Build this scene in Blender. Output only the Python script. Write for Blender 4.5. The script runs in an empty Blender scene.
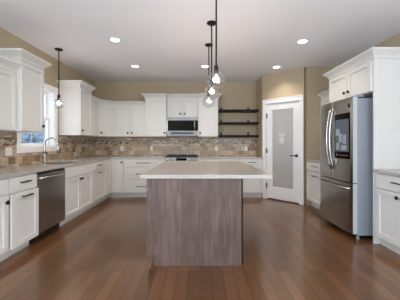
import bpy, bmesh, math, random
from mathutils import Vector, Matrix
random.seed(7)
S = bpy.context.scene
C = S.collection
PI = math.pi

# ------------------------------------------------------------------ camera, world, big lights, exposure
EYE = 1.23
cam_d = bpy.data.cameras.new('camera')
cam_d.sensor_width = 36.0
cam_d.lens = 22.5                       # 250 px focal length at 400 px
cam_d.shift_y = -0.0175
cam_d.clip_start = 0.05
cam = bpy.data.objects.new('camera', cam_d)
C.objects.link(cam)
cam.location = (0, 0, EYE)
cam.rotation_euler = (PI / 2, 0, 0)
S.camera = cam

S.view_settings.view_transform = 'Standard'
S.view_settings.look = 'None'
S.view_settings.gamma = 1.0
S.view_settings.use_curve_mapping = False
S.view_settings.exposure = -0.36

W = bpy.data.worlds.new('sky')
S.world = W
W.use_nodes = True
bg = W.node_tree.nodes['Background']
bg.inputs['Color'].default_value = (0.70, 0.83, 1.0, 1)
bg.inputs['Strength'].default_value = 4.5


def area(name, loc, rot, sx, sy, power, col):
    d = bpy.data.lights.new(name, 'AREA')
    d.shape = 'RECTANGLE'
    d.size, d.size_y = sx, sy
    d.energy = power
    d.color = col
    o = bpy.data.objects.new(name, d)
    C.objects.link(o)
    o.location = loc
    o.rotation_euler = rot
    return o


# added fill lamps out of view, set at the unseen openings behind the camera
area('added_fill_rear', (1.35, -3.44, 1.25), (PI / 2, 0, PI), 2.3, 2.2, 12, (0.74, 0.86, 1.0))
area('added_fill_left', (-2.58, -2.05, 1.45), (0, -PI / 2, 0), 1.9, 2.2, 105, (0.62, 0.80, 1.0))
area('added_fill_right', (2.715, -2.05, 1.45), (0, PI / 2, 0), 1.9, 2.2, 66, (1.0, 0.87, 0.72))
# added uplights at the side openings, tilted upward to brighten the ceiling
area('added_uplight_left', (-2.56, -2.05, 1.2), (0, -PI / 2 - 1.05, 0), 1.5, 2.2, 470, (0.62, 0.79, 1.0))
area('added_uplight_right', (2.695, -2.05, 1.2), (0, PI / 2 + 1.15, 0), 1.5, 2.2, 440, (0.64, 0.80, 1.0))

# ------------------------------------------------------------------ materials


def srgb(r, g, b):
    def f(c):
        c /= 255.0
        return c / 12.92 if c <= 0.04045 else ((c + 0.055) / 1.055) ** 2.4
    return (f(r), f(g), f(b), 1)


def mat(name, col, rough=0.5, metal=0.0, spec=0.5, bump=0.0, bscale=200.0, var=0.0, vscale=3.0):
    m = bpy.data.materials.new(name)
    m.use_nodes = True
    nt = m.node_tree
    p = nt.nodes['Principled BSDF']
    p.inputs['Base Color'].default_value = col
    p.inputs['Roughness'].default_value = rough
    p.inputs['Metallic'].default_value = metal
    p.inputs['Specular IOR Level'].default_value = spec
    if bump or var:
        tc = nt.nodes.new('ShaderNodeTexCoord')
    if bump:
        n = nt.nodes.new('ShaderNodeTexNoise')
        n.inputs['Scale'].default_value = bscale
        b = nt.nodes.new('ShaderNodeBump')
        b.inputs['Strength'].default_value = bump
        b.inputs['Distance'].default_value = 0.002
        nt.links.new(tc.outputs['Object'], n.inputs['Vector'])
        nt.links.new(n.outputs['Fac'], b.inputs['Height'])
        nt.links.new(b.outputs['Normal'], p.inputs['Normal'])
    if var:
        n = nt.nodes.new('ShaderNodeTexNoise')
        n.inputs['Scale'].default_value = vscale
        n.inputs['Detail'].default_value = 4
        r = nt.nodes.new('ShaderNodeValToRGB')
        r.color_ramp.elements[0].position = 0.3
        r.color_ramp.elements[1].position = 0.7
        r.color_ramp.elements[0].color = tuple(c * (1 - var) for c in col[:3]) + (1,)
        r.color_ramp.elements[1].color = tuple(min(1, c * (1 + var)) for c in col[:3]) + (1,)
        nt.links.new(tc.outputs['Object'], n.inputs['Vector'])
        nt.links.new(n.outputs['Fac'], r.inputs['Fac'])
        nt.links.new(r.outputs['Color'], p.inputs['Base Color'])
    return m


def emit(name, col, strength):
    m = bpy.data.materials.new(name)
    m.use_nodes = True
    p = m.node_tree.nodes['Principled BSDF']
    p.inputs['Base Color'].default_value = col
    p.inputs['Emission Color'].default_value = col
    p.inputs['Emission Strength'].default_value = strength
    return m


def thin_glass(name, tint=(1, 1, 1, 1), base=0.04, edge=0.5):
    m = bpy.data.materials.new(name)
    m.use_nodes = True
    nt = m.node_tree
    nt.nodes.clear()
    out = nt.nodes.new('ShaderNodeOutputMaterial')
    mix = nt.nodes.new('ShaderNodeMixShader')
    tr = nt.nodes.new('ShaderNodeBsdfTransparent')
    tr.inputs['Color'].default_value = tint
    gl = nt.nodes.new('ShaderNodeBsdfGlossy')
    gl.inputs['Roughness'].default_value = 0.03
    lw = nt.nodes.new('ShaderNodeLayerWeight')
    lw.inputs['Blend'].default_value = 0.35
    mr = nt.nodes.new('ShaderNodeMapRange')
    mr.inputs['To Min'].default_value = base
    mr.inputs['To Max'].default_value = edge
    nt.links.new(lw.outputs['Facing'], mr.inputs['Value'])
    nt.links.new(mr.outputs['Result'], mix.inputs['Fac'])
    nt.links.new(tr.outputs['BSDF'], mix.inputs[1])
    nt.links.new(gl.outputs['BSDF'], mix.inputs[2])
    nt.links.new(mix.outputs['Shader'], out.inputs['Surface'])
    return m


def ramp(nt, stops, interp='LINEAR'):
    r = nt.nodes.new('ShaderNodeValToRGB')
    cr = r.color_ramp
    cr.interpolation = interp
    while len(cr.elements) > 1:
        cr.elements.remove(cr.elements[-1])
    cr.elements[0].position, cr.elements[0].color = stops[0]
    for pos, col in stops[1:]:
        e = cr.elements.new(pos)
        e.color = col
    return r


def coords(nt, ax_u, ax_v):
    """object coordinates re-ordered so that brick rows run along ax_u and stack along ax_v"""
    tc = nt.nodes.new('ShaderNodeTexCoord')
    sp = nt.nodes.new('ShaderNodeSeparateXYZ')
    cb = nt.nodes.new('ShaderNodeCombineXYZ')
    nt.links.new(tc.outputs['Object'], sp.inputs[0])
    nt.links.new(sp.outputs[ax_u], cb.inputs[0])
    nt.links.new(sp.outputs[ax_v], cb.inputs[1])
    return cb.outputs[0]


def brick(nt, vec, bw, rh, mortar, offset=0.5, freq=2):
    b = nt.nodes.new('ShaderNodeTexBrick')
    b.inputs['Scale'].default_value = 1.0
    b.inputs['Brick Width'].default_value = bw
    b.inputs['Row Height'].default_value = rh
    b.inputs['Mortar Size'].default_value = mortar
    b.inputs['Mortar Smooth'].default_value = 0.1
    b.inputs['Color1'].default_value = (0, 0, 0, 1)
    b.inputs['Color2'].default_value = (1, 1, 1, 1)
    b.inputs['Mortar'].default_value = (0.5, 0.5, 0.5, 1)
    b.offset = offset
    b.offset_frequency = freq
    nt.links.new(vec, b.inputs['Vector'])
    return b


def mix_rgb(nt, fac, a, b, mode='MIX'):
    m = nt.nodes.new('ShaderNodeMix')
    m.data_type = 'RGBA'
    m.blend_type = mode
    for val, idx in ((fac, 0), (a, 6), (b, 7)):
        if hasattr(val, 'is_linked'):
            nt.links.new(val, m.inputs[idx])
        else:
            m.inputs[idx].default_value = val
    return m.outputs[2]


def tile_mat(name, ax_u, bw, rh, mortar, stops, grout, offset=0.5, rough=0.45):
    m = bpy.data.materials.new(name)
    m.use_nodes = True
    nt = m.node_tree
    p = nt.nodes['Principled BSDF']
    vec = coords(nt, ax_u, 'Z')
    b = brick(nt, vec, bw, rh, mortar, offset)
    r = ramp(nt, stops)
    nt.links.new(b.outputs['Color'], r.inputs['Fac'])
    n = nt.nodes.new('ShaderNodeTexNoise')
    n.inputs['Scale'].default_value = 22
    n.inputs['Detail'].default_value = 5
    nt.links.new(vec, n.inputs['Vector'])
    r2 = ramp(nt, [(0.3, (0.72, 0.70, 0.68, 1)), (0.7, (1.15, 1.12, 1.08, 1))])
    nt.links.new(n.outputs['Fac'], r2.inputs['Fac'])
    c1 = mix_rgb(nt, 1.0, r.outputs['Color'], r2.outputs['Color'], 'MULTIPLY')
    c2 = mix_rgb(nt, b.outputs['Fac'], c1, grout)
    nt.links.new(c2, p.inputs['Base Color'])
    p.inputs['Roughness'].default_value = rough
    bp = nt.nodes.new('ShaderNodeBump')
    bp.inputs['Strength'].default_value = 0.5
    bp.inputs['Distance'].default_value = 0.003
    bp.invert = True
    nt.links.new(b.outputs['Fac'], bp.inputs['Height'])
    nt.links.new(bp.outputs['Normal'], p.inputs['Normal'])
    return m


def floor_mat():
    m = bpy.data.materials.new('walnut_planks')
    m.use_nodes = True
    nt = m.node_tree
    p = nt.nodes['Principled BSDF']
    vec = coords(nt, 'Y', 'X')
    b = brick(nt, vec, 1.2, 0.105, 0.0028, 0.37, 3)
    r = ramp(nt, [(0.0, srgb(90, 56, 28)), (0.35, srgb(101, 64, 33)), (0.7, srgb(109, 71, 37)), (1.0, srgb(120, 80, 44))])
    nt.links.new(b.outputs['Color'], r.inputs['Fac'])
    mp = nt.nodes.new('ShaderNodeMapping')
    mp.inputs['Scale'].default_value = (0.8, 26, 1)
    nt.links.new(vec, mp.inputs['Vector'])
    n = nt.nodes.new('ShaderNodeTexNoise')
    n.inputs['Scale'].default_value = 1.6
    n.inputs['Detail'].default_value = 2
    nt.links.new(mp.outputs[0], n.inputs['Vector'])
    r2 = ramp(nt, [(0.3, (0.93, 0.92, 0.92, 1)), (0.72, (1.05, 1.05, 1.05, 1))])
    nt.links.new(n.outputs['Fac'], r2.inputs['Fac'])
    c1 = mix_rgb(nt, 1.0, r.outputs['Color'], r2.outputs['Color'], 'MULTIPLY')
    c2 = mix_rgb(nt, b.outputs['Fac'], c1, srgb(36, 22, 16))
    nt.links.new(c2, p.inputs['Base Color'])
    rr = nt.nodes.new('ShaderNodeMapRange')
    rr.inputs['To Min'].default_value = 0.27
    rr.inputs['To Max'].default_value = 0.30
    nt.links.new(n.outputs['Fac'], rr.inputs['Value'])
    nt.links.new(rr.outputs[0], p.inputs['Roughness'])
    p.inputs['Coat Weight'].default_value = 0.45
    p.inputs['Coat Roughness'].default_value = 0.16
    p.inputs['Coat Tint'].default_value = (1.0, 0.93, 0.84, 1)
    p.inputs['Coat IOR'].default_value = 2.0
    bp = nt.nodes.new('ShaderNodeBump')
    bp.inputs['Strength'].default_value = 0.25
    bp.inputs['Distance'].default_value = 0.002
    bp.invert = True
    nt.links.new(b.outputs['Fac'], bp.inputs['Height'])
    nt.links.new(bp.outputs['Normal'], p.inputs['Normal'])
    return m


def stained_wood(name, stops, board=0.0, rough=0.45):
    """vertical grain, blotchy stain, optional faint upright boards along X"""
    m = bpy.data.materials.new(name)
    m.use_nodes = True
    nt = m.node_tree
    p = nt.nodes['Principled BSDF']
    tc = nt.nodes.new('ShaderNodeTexCoord')
    mp = nt.nodes.new('ShaderNodeMapping')
    mp.inputs['Scale'].default_value = (18, 18, 2.0)
    nt.links.new(tc.outputs['Object'], mp.inputs['Vector'])
    n = nt.nodes.new('ShaderNodeTexNoise')
    n.inputs['Scale'].default_value = 1.5
    n.inputs['Detail'].default_value = 7
    n.inputs['Distortion'].default_value = 0.8
    nt.links.new(mp.outputs[0], n.inputs['Vector'])
    r = ramp(nt, stops)
    nt.links.new(n.outputs['Fac'], r.inputs['Fac'])
    n2 = nt.nodes.new('ShaderNodeTexNoise')
    n2.inputs['Scale'].default_value = 5
    n2.inputs['Detail'].default_value = 4
    nt.links.new(tc.outputs['Object'], n2.inputs['Vector'])
    r2 = ramp(nt, [(0.3, (0.84, 0.83, 0.83, 1)), (0.7, (1.12, 1.12, 1.12, 1))])
    nt.links.new(n2.outputs['Fac'], r2.inputs['Fac'])
    col = mix_rgb(nt, 1.0, r.outputs['Color'], r2.outputs['Color'], 'MULTIPLY')
    if board:
        vec = coords(nt, 'Z', 'X')
        b = brick(nt, vec, 3.0, board, 0.0008, 0.5)
        r3 = ramp(nt, [(0.0, (0.88, 0.87, 0.87, 1)), (1.0, (1.1, 1.1, 1.1, 1))])
        nt.links.new(b.outputs['Color'], r3.inputs['Fac'])
        col = mix_rgb(nt, 1.0, col, r3.outputs['Color'], 'MULTIPLY')
    nt.links.new(col, p.inputs['Base Color'])
    p.inputs['Roughness'].default_value = rough
    return m


def steel_mat(name, col, rough):
    m = mat(name, col, rough, 1.0)
    m.node_tree.nodes['Principled BSDF'].inputs['Anisotropic'].default_value = 0.3
    return m


def quartz_mat():
    m = bpy.data.materials.new('greige_quartz')
    m.use_nodes = True
    nt = m.node_tree
    p = nt.nodes['Principled BSDF']
    tc = nt.nodes.new('ShaderNodeTexCoord')
    n = nt.nodes.new('ShaderNodeTexNoise')
    n.inputs['Scale'].default_value = 90
    n.inputs['Detail'].default_value = 4
    nt.links.new(tc.outputs['Object'], n.inputs['Vector'])
    r = ramp(nt, [(0.35, srgb(173, 165, 156)), (0.5, srgb(179, 171, 162)), (0.68, srgb(185, 177, 168))])
    nt.links.new(n.outputs['Fac'], r.inputs['Fac'])
    nt.links.new(r.outputs['Color'], p.inputs['Base Color'])
    p.inputs['Roughness'].default_value = 0.16
    return m


M = {}
M['wall'] = mat('tan_wall_paint', srgb(181, 163, 135), 0.85, bump=0.15, bscale=180)
M['ceiling'] = mat('white_ceiling_paint', srgb(246, 243, 244), 0.9, bump=0.25, bscale=70)
M['trim'] = mat('white_trim_paint', srgb(238, 236, 234), 0.4)
M['cab'] = mat('white_cabinet_paint', srgb(221, 217, 210), 0.42)
M['cabin'] = mat('cabinet_carcass', srgb(214, 207, 198), 0.55)
M['black'] = mat('black_hardware', srgb(22, 20, 19), 0.45, 0.0, 0.3)
M['msteel'] = mat('dark_stainless', (0.23, 0.225, 0.22, 1), 0.38, 1.0)
M['dedge'] = mat('door_edge_grey', srgb(186, 186, 184), 0.4)
M['dark'] = mat('black_plastic', srgb(14, 14, 15), 0.45)
M['floor'] = floor_mat()
M['quartz'] = quartz_mat()
M['steel'] = steel_mat('brushed_steel', (0.42, 0.40, 0.375, 1), 0.26)
M['steelh'] = steel_mat('brushed_steel_level', (0.46, 0.45, 0.44, 1), 0.3)
M['chrome'] = mat('chrome', (0.58, 0.57, 0.55, 1), 0.26, 1.0)
M['bglass'] = mat('black_glass', srgb(5, 5, 6), 0.12, spec=0.1)
M['fside'] = mat('grey_painted_steel', srgb(150, 153, 160), 0.4, 0.2, bump=0.2, bscale=300)
M['island'] = stained_wood('grey_stained_maple', [(0.25, srgb(82, 64, 56)), (0.5, srgb(98, 79, 71)), (0.75, srgb(114, 95, 87))], 0.19)
M['espresso'] = stained_wood('espresso_wood', [(0.3, srgb(20, 14, 12)), (0.7, srgb(38, 27, 23))], 0, 0.6)
M['espresso'].node_tree.nodes['Principled BSDF'].inputs['Specular IOR Level'].default_value = 0.15
M['outlet'] = mat('outlet_plastic', srgb(236, 230, 220), 0.35)
M['wglass'] = thin_glass('window_glass', (0.97, 0.99, 1, 1), 0.05, 0.4)
M['globe'] = thin_glass('clear_lamp_glass', (0.97, 0.97, 0.97, 1), 0.07, 0.7)
M['bulb'] = emit('warm_bulb', (1.0, 0.84, 0.64, 1), 0.9)
M['lens'] = emit('downlight_lens', (1.0, 0.93, 0.84, 1), 9)
M['snow'] = mat('snowy_ground', srgb(226, 230, 236), 0.9, var=0.08, vscale=0.5)
M['spruce'] = mat('spruce_needles', srgb(124, 140, 152), 0.9, var=0.35, vscale=1.5)
M['bark'] = mat('bark', srgb(70, 58, 50), 0.9, var=0.2, vscale=6)

fg = bpy.data.materials.new('frosted_glass')
fg.use_nodes = True
_p = fg.node_tree.nodes['Principled BSDF']
_p.inputs['Base Color'].default_value = srgb(206, 203, 198)
_p.inputs['Roughness'].default_value = 0.28
_p.inputs['Transmission Weight'].default_value = 0.25
M['frost'] = fg
M['etch'] = mat('etched_white', srgb(226, 225, 222), 0.5)

TILE = [(0.0, srgb(130, 102, 76)), (0.2, srgb(182, 150, 118)), (0.4, srgb(208, 182, 152)), (0.55, srgb(158, 146, 130)),
        (0.7, srgb(220, 198, 172)), (0.85, srgb(184, 162, 138)), (1.0, srgb(226, 214, 196))]
MOS = [(0.0, srgb(84, 68, 56)), (0.25, srgb(140, 116, 92)), (0.45, srgb(212, 198, 178)), (0.6, srgb(112, 100, 90)),
       (0.8, srgb(172, 148, 122)), (1.0, srgb(220, 210, 196))]
GROUT = srgb(168, 152, 132)
M['tile_b'] = tile_mat('stone_tile_back', 'X', 0.135, 0.104, 0.003, TILE, GROUT)
M['tile_l'] = tile_mat('stone_tile_left', 'Y', 0.135, 0.104, 0.003, TILE, GROUT)
M['mos_b'] = tile_mat('mosaic_back', 'X', 0.055, 0.026, 0.002, MOS, GROUT, 0.35, 0.25)
M['mos_l'] = tile_mat('mosaic_left', 'Y', 0.055, 0.026, 0.002, MOS, GROUT, 0.35, 0.25)

# ------------------------------------------------------------------ mesh helpers


def box(bm, x0, x1, y0, y1, z0, z1):
    v = [bm.verts.new(p) for p in ((x0, y0, z0), (x1, y0, z0), (x1, y1, z0), (x0, y1, z0),
                                   (x0, y0, z1), (x1, y0, z1), (x1, y1, z1), (x0, y1, z1))]
    for f in ((3, 2, 1, 0), (4, 5, 6, 7), (0, 1, 5, 4), (1, 2, 6, 5), (2, 3, 7, 6), (3, 0, 4, 7)):
        bm.faces.new([v[i] for i in f])


def prism(bm, pts, z0, z1):
    """upright prism over a counter-clockwise outline"""
    lo = [bm.verts.new((x, y, z0)) for x, y in pts]
    hi = [bm.verts.new((x, y, z1)) for x, y in pts]
    n = len(pts)
    bm.faces.new(lo[::-1])
    bm.faces.new(hi)
    for i in range(n):
        bm.faces.new((lo[i], lo[(i + 1) % n], hi[(i + 1) % n], hi[i]))


def tube(bm, pts, r, seg=10):
    pts = [Vector(p) for p in pts]
    rs = r if isinstance(r, (list, tuple)) else [r] * len(pts)
    rings = []
    up = None
    for i, p in enumerate(pts):
        t = (pts[min(i + 1, len(pts) - 1)] - pts[max(i - 1, 0)]).normalized()
        if up is None:
            up = Vector((0, 0, 1)) if abs(t.z) < 0.9 else Vector((1, 0, 0))
        up = (up - t * up.dot(t)).normalized()
        s = t.cross(up)
        rings.append([bm.verts.new(p + (up * math.cos(a) + s * math.sin(a)) * rs[i])
                      for a in [2 * PI * k / seg for k in range(seg)]])
    for a, b in zip(rings, rings[1:]):
        for k in range(seg):
            bm.faces.new((a[k], a[(k + 1) % seg], b[(k + 1) % seg], b[k]))
    bm.faces.new(rings[0][::-1])
    bm.faces.new(rings[-1])


def lathe(bm, prof, c=(0, 0, 0), axis='Z', seg=20):
    """revolve (radius, height) pairs about an axis through c"""
    rings = []
    for r, h in prof:
        ring = []
        for k in range(seg):
            a = 2 * PI * k / seg
            u, v = max(r, 1e-5) * math.cos(a), max(r, 1e-5) * math.sin(a)
            p = {'Z': (u, v, h), 'Y': (u, -h, v), 'X': (h, u, v)}[axis]
            ring.append(bm.verts.new((c[0] + p[0], c[1] + p[1], c[2] + p[2])))
        rings.append(ring)
    for a, b in zip(rings, rings[1:]):
        for k in range(seg):
            bm.faces.new((a[k], a[(k + 1) % seg], b[(k + 1) % seg], b[k]))
    bm.faces.new(rings[0][::-1])
    bm.faces.new(rings[-1])


def obj(name, bm, m, parent=None, smooth=False, bevel=0.0, seg=2):
    bmesh.ops.recalc_face_normals(bm, faces=bm.faces)
    me = bpy.data.meshes.new(name)
    bm.to_mesh(me)
    bm.free()
    if smooth:
        for f in me.polygons:
            f.use_smooth = True
    me.materials.append(m)
    o = bpy.data.objects.new(name, me)
    C.objects.link(o)
    if parent:
        o.parent = parent
    if bevel:
        b = o.modifiers.new('bevel', 'BEVEL')
        b.width = bevel
        b.segments = seg
        b.limit_method = 'ANGLE'
    return o


def B(*boxes):
    bm = bmesh.new()
    for b in boxes:
        box(bm, *b)
    return bm


def tag(o, label, cat, group=None):
    o['label'] = label
    o['category'] = cat
    if group:
        o['group'] = group
    return o


def thing(name, label, cat, loc=(0, 0, 0), rz=0.0, group=None):
    o = bpy.data.objects.new(name, None)
    o.empty_display_size = 0.1
    C.objects.link(o)
    o.location = loc
    o.rotation_euler = (0, 0, rz)
    return tag(o, label, cat, group)


def struct(name, bm, m, parent=None, bevel=0.0):
    o = obj(name, bm, m, parent, bevel=bevel)
    if parent is None:
        o['kind'] = 'structure'
    return o


# ------------------------------------------------------------------ setting
XL, XR, YB, YF, H = -2.60, 2.735, 6.19, -3.5, 2.74
WT = 0.15
PA, PB = (1.40, 5.60), (2.06, 4.95)          # ends of the angled pantry wall
PY = 4.95
struct('floor', B((XL - WT, XR + WT, YF - WT, YB + WT, -0.08, 0)), M['floor'])
struct('ceiling', B((XL - WT, XR + WT, YF - WT, YB + WT, H, H + 0.1)), M['ceiling'])

# left wall with the sink window and an added, unseen opening behind the camera
WY0, WY1, WZ0, WZ1 = 3.62, 4.46, 1.17, 2.14
SY0, SY1, SZ0, SZ1 = -3.2, -0.9, 0.45, 2.4
struct('wall_left', B((XL - WT, XL, YF, SY0, 0, H), (XL - WT, XL, SY0, SY1, 0, SZ0), (XL - WT, XL, SY0, SY1, SZ1, H),
                      (XL - WT, XL, SY1, WY0, 0, H), (XL - WT, XL, WY0, WY1, 0, WZ0),
                      (XL - WT, XL, WY0, WY1, WZ1, H), (XL - WT, XL, WY1, YB, 0, H)), M['wall'])
struct('wall_back', B((XL - WT, XR + WT, YB, YB + WT, 0, H)), M['wall'])
struct('wall_right', B((XR, XR + WT, YF, SY0, 0, H), (XR, XR + WT, SY0, SY1, 0, SZ0), (XR, XR + WT, SY0, SY1, SZ1, H),
                       (XR, XR + WT, SY1, YB, 0, H)), M['wall'])
RX0, RX1, RZ1 = 0.15, 2.55, 2.4
struct('wall_front', B((XL, RX0, YF - WT, YF, 0, H), (RX0, RX1, YF - WT, YF, RZ1, H), (RX1, XR, YF - WT, YF, 0, H)), M['wall'])
struct('wall_pantry_side', B((1.40, 1.50, 5.645, YB, 0, H)), M['wall'])
struct('wall_pantry_front', B((2.105, XR, PY, PY + 0.1, 0, H)), M['wall'])

ang = math.atan2(PB[1] - PA[1], PB[0] - PA[0])
LW = math.hypot(PB[0] - PA[0], PB[1] - PA[1])
DX0, DX1, DZ1 = 0.085, LW - 0.085, 2.09
bm = bmesh.new()
for x0, x1, z0, z1 in ((0, DX0, 0, H), (DX1, LW, 0, H), (DX0, DX1, DZ1, H)):
    box(bm, x0, x1, 0, 0.1, z0, z1)
w = struct('wall_pantry_door', bm, M['wall'])
w.location, w.rotation_euler = (PA[0], PA[1], 0), (0, 0, ang)

# pantry door
d1 = bpy.data.objects.new('door_1', None)
C.objects.link(d1)
d1.location, d1.rotation_euler = (PA[0], PA[1], 0), (0, 0, ang)
d1['kind'] = 'structure'
cz = DZ1 + 0.075
obj('door_casing', B((0.008, DX0, -0.018, 0, 0, DZ1), (DX1, LW - 0.008, -0.018, 0, 0, DZ1),
                     (0.008, LW - 0.008, -0.018, 0, DZ1, cz), (0.0, LW, -0.026, 0, cz, cz + 0.02)), M['trim'], d1, bevel=0.004)
obj('door_jamb', B((DX0, DX0 + 0.012, 0, 0.1, 0, DZ1), (DX1 - 0.012, DX1, 0, 0.1, 0, DZ1),
                   (DX0 + 0.012, DX1 - 0.012, 0, 0.1, DZ1 - 0.012, DZ1)), M['trim'], d1)
a0, a1, zt = DX0 + 0.016, DX1 - 0.016, DZ1 - 0.016
gx0, gx1, gz0, gz1 = a0 + 0.115, a1 - 0.115, 0.27, 1.955
obj('door_slab', B((a0, gx0, 0.012, 0.05, 0.022, zt), (gx1, a1, 0.012, 0.05, 0.022, zt),
                   (gx0, gx1, 0.012, 0.05, 0.022, gz0), (gx0, gx1, 0.012, 0.05, gz1, zt),
                   (gx0, gx0 + 0.012, 0.016, 0.046, gz0, gz1), (gx1 - 0.012, gx1, 0.016, 0.046, gz0, gz1),
                   (gx0 + 0.012, gx1 - 0.012, 0.016, 0.046, gz0, gz0 + 0.012), (gx0 + 0.012, gx1 - 0.012, 0.016, 0.046, gz1 - 0.012, gz1)),
    M['trim'], d1)
gl = obj('frosted_pane', B((gx0 + 0.012, gx1 - 0.012, 0.026, 0.034, gz0 + 0.012, gz1 - 0.012)), M['frost'], d1)
gm = (gx0 + gx1) / 2 - 0.02
bm = B((gm - 0.085, gm + 0.085, 0.0235, 0.0255, 1.385, 1.43))
lathe(bm, [(0.0, 0), (0.06, 0.001), (0.06, 0.0015), (0, 0.002)], (gm, 0.0255, 1.30), 'Y', 20)
box(bm, gm - 0.02, gm + 0.02, 0.0235, 0.0255, 1.33, 1.385)
box(bm, gm - 0.055, gm + 0.055, 0.0235, 0.0255, 1.215, 1.235)
obj('etched_emblem', bm, M['etch'], d1)
for hz in (1.83, 1.06, 0.3):
    obj('hinge', B((a0 - 0.016, a0 + 0.014, 0.0, 0.012, hz - 0.05, hz + 0.05)), M['black'], d1)
bm = bmesh.new()
lathe(bm, [(0.0, 0), (0.032, 0.0), (0.032, 0.008), (0.012, 0.012), (0.012, 0.045), (0, 0.046)], (a1 - 0.055, 0.012, 0.97), 'Y', 18)
tube(bm, [(a1 - 0.05, -0.03, 0.97), (a1 - 0.10, -0.034, 0.972), (a1 - 0.165, -0.03, 0.97)], 0.011)
obj('lever_handle', bm, M['black'], d1)


def make_window(name, y0, y1, z0, z1, mid=True, depth=0.13):
    """casement in the left wall: jamb, casing, stool, sashes and panes"""
    w = bpy.data.objects.new(name, None)
    C.objects.link(w)
    w.location = (XL, (y0 + y1) / 2, z0)
    w['kind'] = 'structure'
    hw = (y1 - y0) / 2
    h = z1 - z0
    t = 0.012
    obj('window_jamb', B((-WT, 0, -hw, -hw + t, 0, h), (-WT, 0, hw - t, hw, 0, h),
                         (-WT, 0, -hw + t, hw - t, h - t, h), (-WT, 0, -hw + t, hw - t, 0, t)), M['trim'], w)
    cw = 0.085
    obj('window_casing', B((0, 0.018, -hw - cw, -hw, -cw, h), (0, 0.018, hw, hw + cw, -cw, h),
                           (0, 0.022, -hw - cw, hw + cw, h, h + cw), (0, 0.018, -hw, hw, -cw, 0)), M['trim'], w, bevel=0.004)
    for zz0, zz1, xs in ((t, h / 2 + 0.02, -0.085), (h / 2 - 0.02, h - t, -0.118)):
        s = 0.045
        fr = obj('sash', B((xs - 0.03, xs, -hw + t, -hw + t + s, zz0, zz1), (xs - 0.03, xs, hw - t - s, hw - t, zz0, zz1),
                           (xs - 0.03, xs, -hw + t + s, hw - t - s, zz0, zz0 + s), (xs - 0.03, xs, -hw + t + s, hw - t - s, zz1 - s, zz1)), M['trim'], w)
        obj('pane', B((xs - 0.018, xs - 0.012, -hw + t + s, hw - t - s, zz0 + s, zz1 - s)), M['wglass'], fr)
    return w


make_window('window_1', WY0, WY1, WZ0, WZ1)
make_window('added_window_2', SY0, SY1, SZ0, SZ1)  # unseen, added behind the camera to go with the left fill lamps
w3 = make_window('added_window_3', SY0, SY1, SZ0, SZ1)  # unseen counterpart in the right wall, added for light from that side
w3.location.x, w3.rotation_euler = XR, (0, 0, PI)

# unseen glazed doors, added in the rear wall for the fill light
d2 = bpy.data.objects.new('added_door_2', None)
C.objects.link(d2)
d2.location = ((RX0 + RX1) / 2, YF, 0)
d2['kind'] = 'structure'
hw = (RX1 - RX0) / 2
for x0, x1 in ((-hw, 0), (0, hw)):
    fr = obj('sliding_leaf', B((x0, x0 + 0.08, -0.1, -0.05, 0, RZ1), (x1 - 0.08, x1, -0.1, -0.05, 0, RZ1),
                               (x0 + 0.08, x1 - 0.08, -0.1, -0.05, 0, 0.1), (x0 + 0.08, x1 - 0.08, -0.1, -0.05, RZ1 - 0.1, RZ1)), M['trim'], d2)
    obj('pane', B((x0 + 0.08, x1 - 0.08, -0.08, -0.072, 0.1, RZ1 - 0.1)), M['wglass'], fr)

# outdoors beyond the sink window
g = struct('ground', B((-60, 60, -40, 60, -0.6, -0.5)), M['snow'])


def spruce(x, y, h, label):
    t = thing('spruce_tree', label, 'tree', (x, y, -0.5), random.random() * 6, 'trees outside the sink window')
    bm = bmesh.new()
    lathe(bm, [(0.16, 0), (0.12, h * 0.5), (0.03, h * 0.96)], seg=8)
    obj('trunk', bm, M['bark'], t)
    bm = bmesh.new()
    n = 11
    for k in range(n):
        z = h * (0.1 + 0.8 * k / (n - 1))
        r = h * 0.2 * (1 - k / n) + 0.1
        ring = []
        top = bm.verts.new((0, 0, z + h * 0.16))
        for q in range(22):
            a = 2 * PI * q / 22
            rr = r * (1.0 if q % 2 else 0.62) * random.uniform(0.8, 1.15)
            ring.append(bm.verts.new((rr * math.cos(a), rr * math.sin(a), z - random.uniform(0, 0.12) * r)))
        for q in range(22):
            bm.faces.new((ring[q], ring[(q + 1) % 22], top))
    obj('foliage', bm, M['spruce'], t)


spruce(-10.2, 13.6, 4.4, 'blue-grey spruce nearest the near edge of the sink window pane')
spruce(-11.6, 17.2, 4.8, 'blue-grey spruce in the middle of the sink window pane')
spruce(-13.0, 20.6, 5.0, 'blue-grey spruce toward the far edge of the sink window pane')
spruce(-18.4, 26.5, 6.4, 'taller blue-grey spruce farther off behind the others outside the sink window')

# ------------------------------------------------------------------ cabinets
RAIL = 0.058
FT = 0.024                                   # thickness of doors and drawer fronts


def shaker_bm(x0, x1, z0, z1, y=0.0, rail=RAIL):
    return B((x0, x0 + rail, y - FT, y, z0, z1), (x1 - rail, x1, y - FT, y, z0, z1),
             (x0 + rail, x1 - rail, y - FT, y, z0, z0 + rail), (x0 + rail, x1 - rail, y - FT, y, z1 - rail, z1),
             (x0 + rail, x1 - rail, y - FT + 0.016, y - 0.002, z0 + rail, z1 - rail))


def knob(parent, x, z, y=-FT):
    bm = bmesh.new()
    lathe(bm, [(0.009, 0), (0.007, 0.012), (0.021, 0.017), (0.022, 0.023), (0.015, 0.029), (0, 0.03)], (x, y, z), 'Y', 14)
    return obj('knob', bm, M['black'], parent, smooth=True)


def pull(parent, x, z, L=0.13, y=-FT):
    bm = B((x - L / 2, x + L / 2, y - 0.034, y - 0.024, z - 0.006, z + 0.006),
           (x - L / 2 + 0.012, x - L / 2 + 0.022, y - 0.024, y, z - 0.005, z + 0.005),
           (x + L / 2 - 0.022, x + L / 2 - 0.012, y - 0.024, y, z - 0.005, z + 0.005))
    return obj('pull', bm, M['black'], parent)


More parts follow.
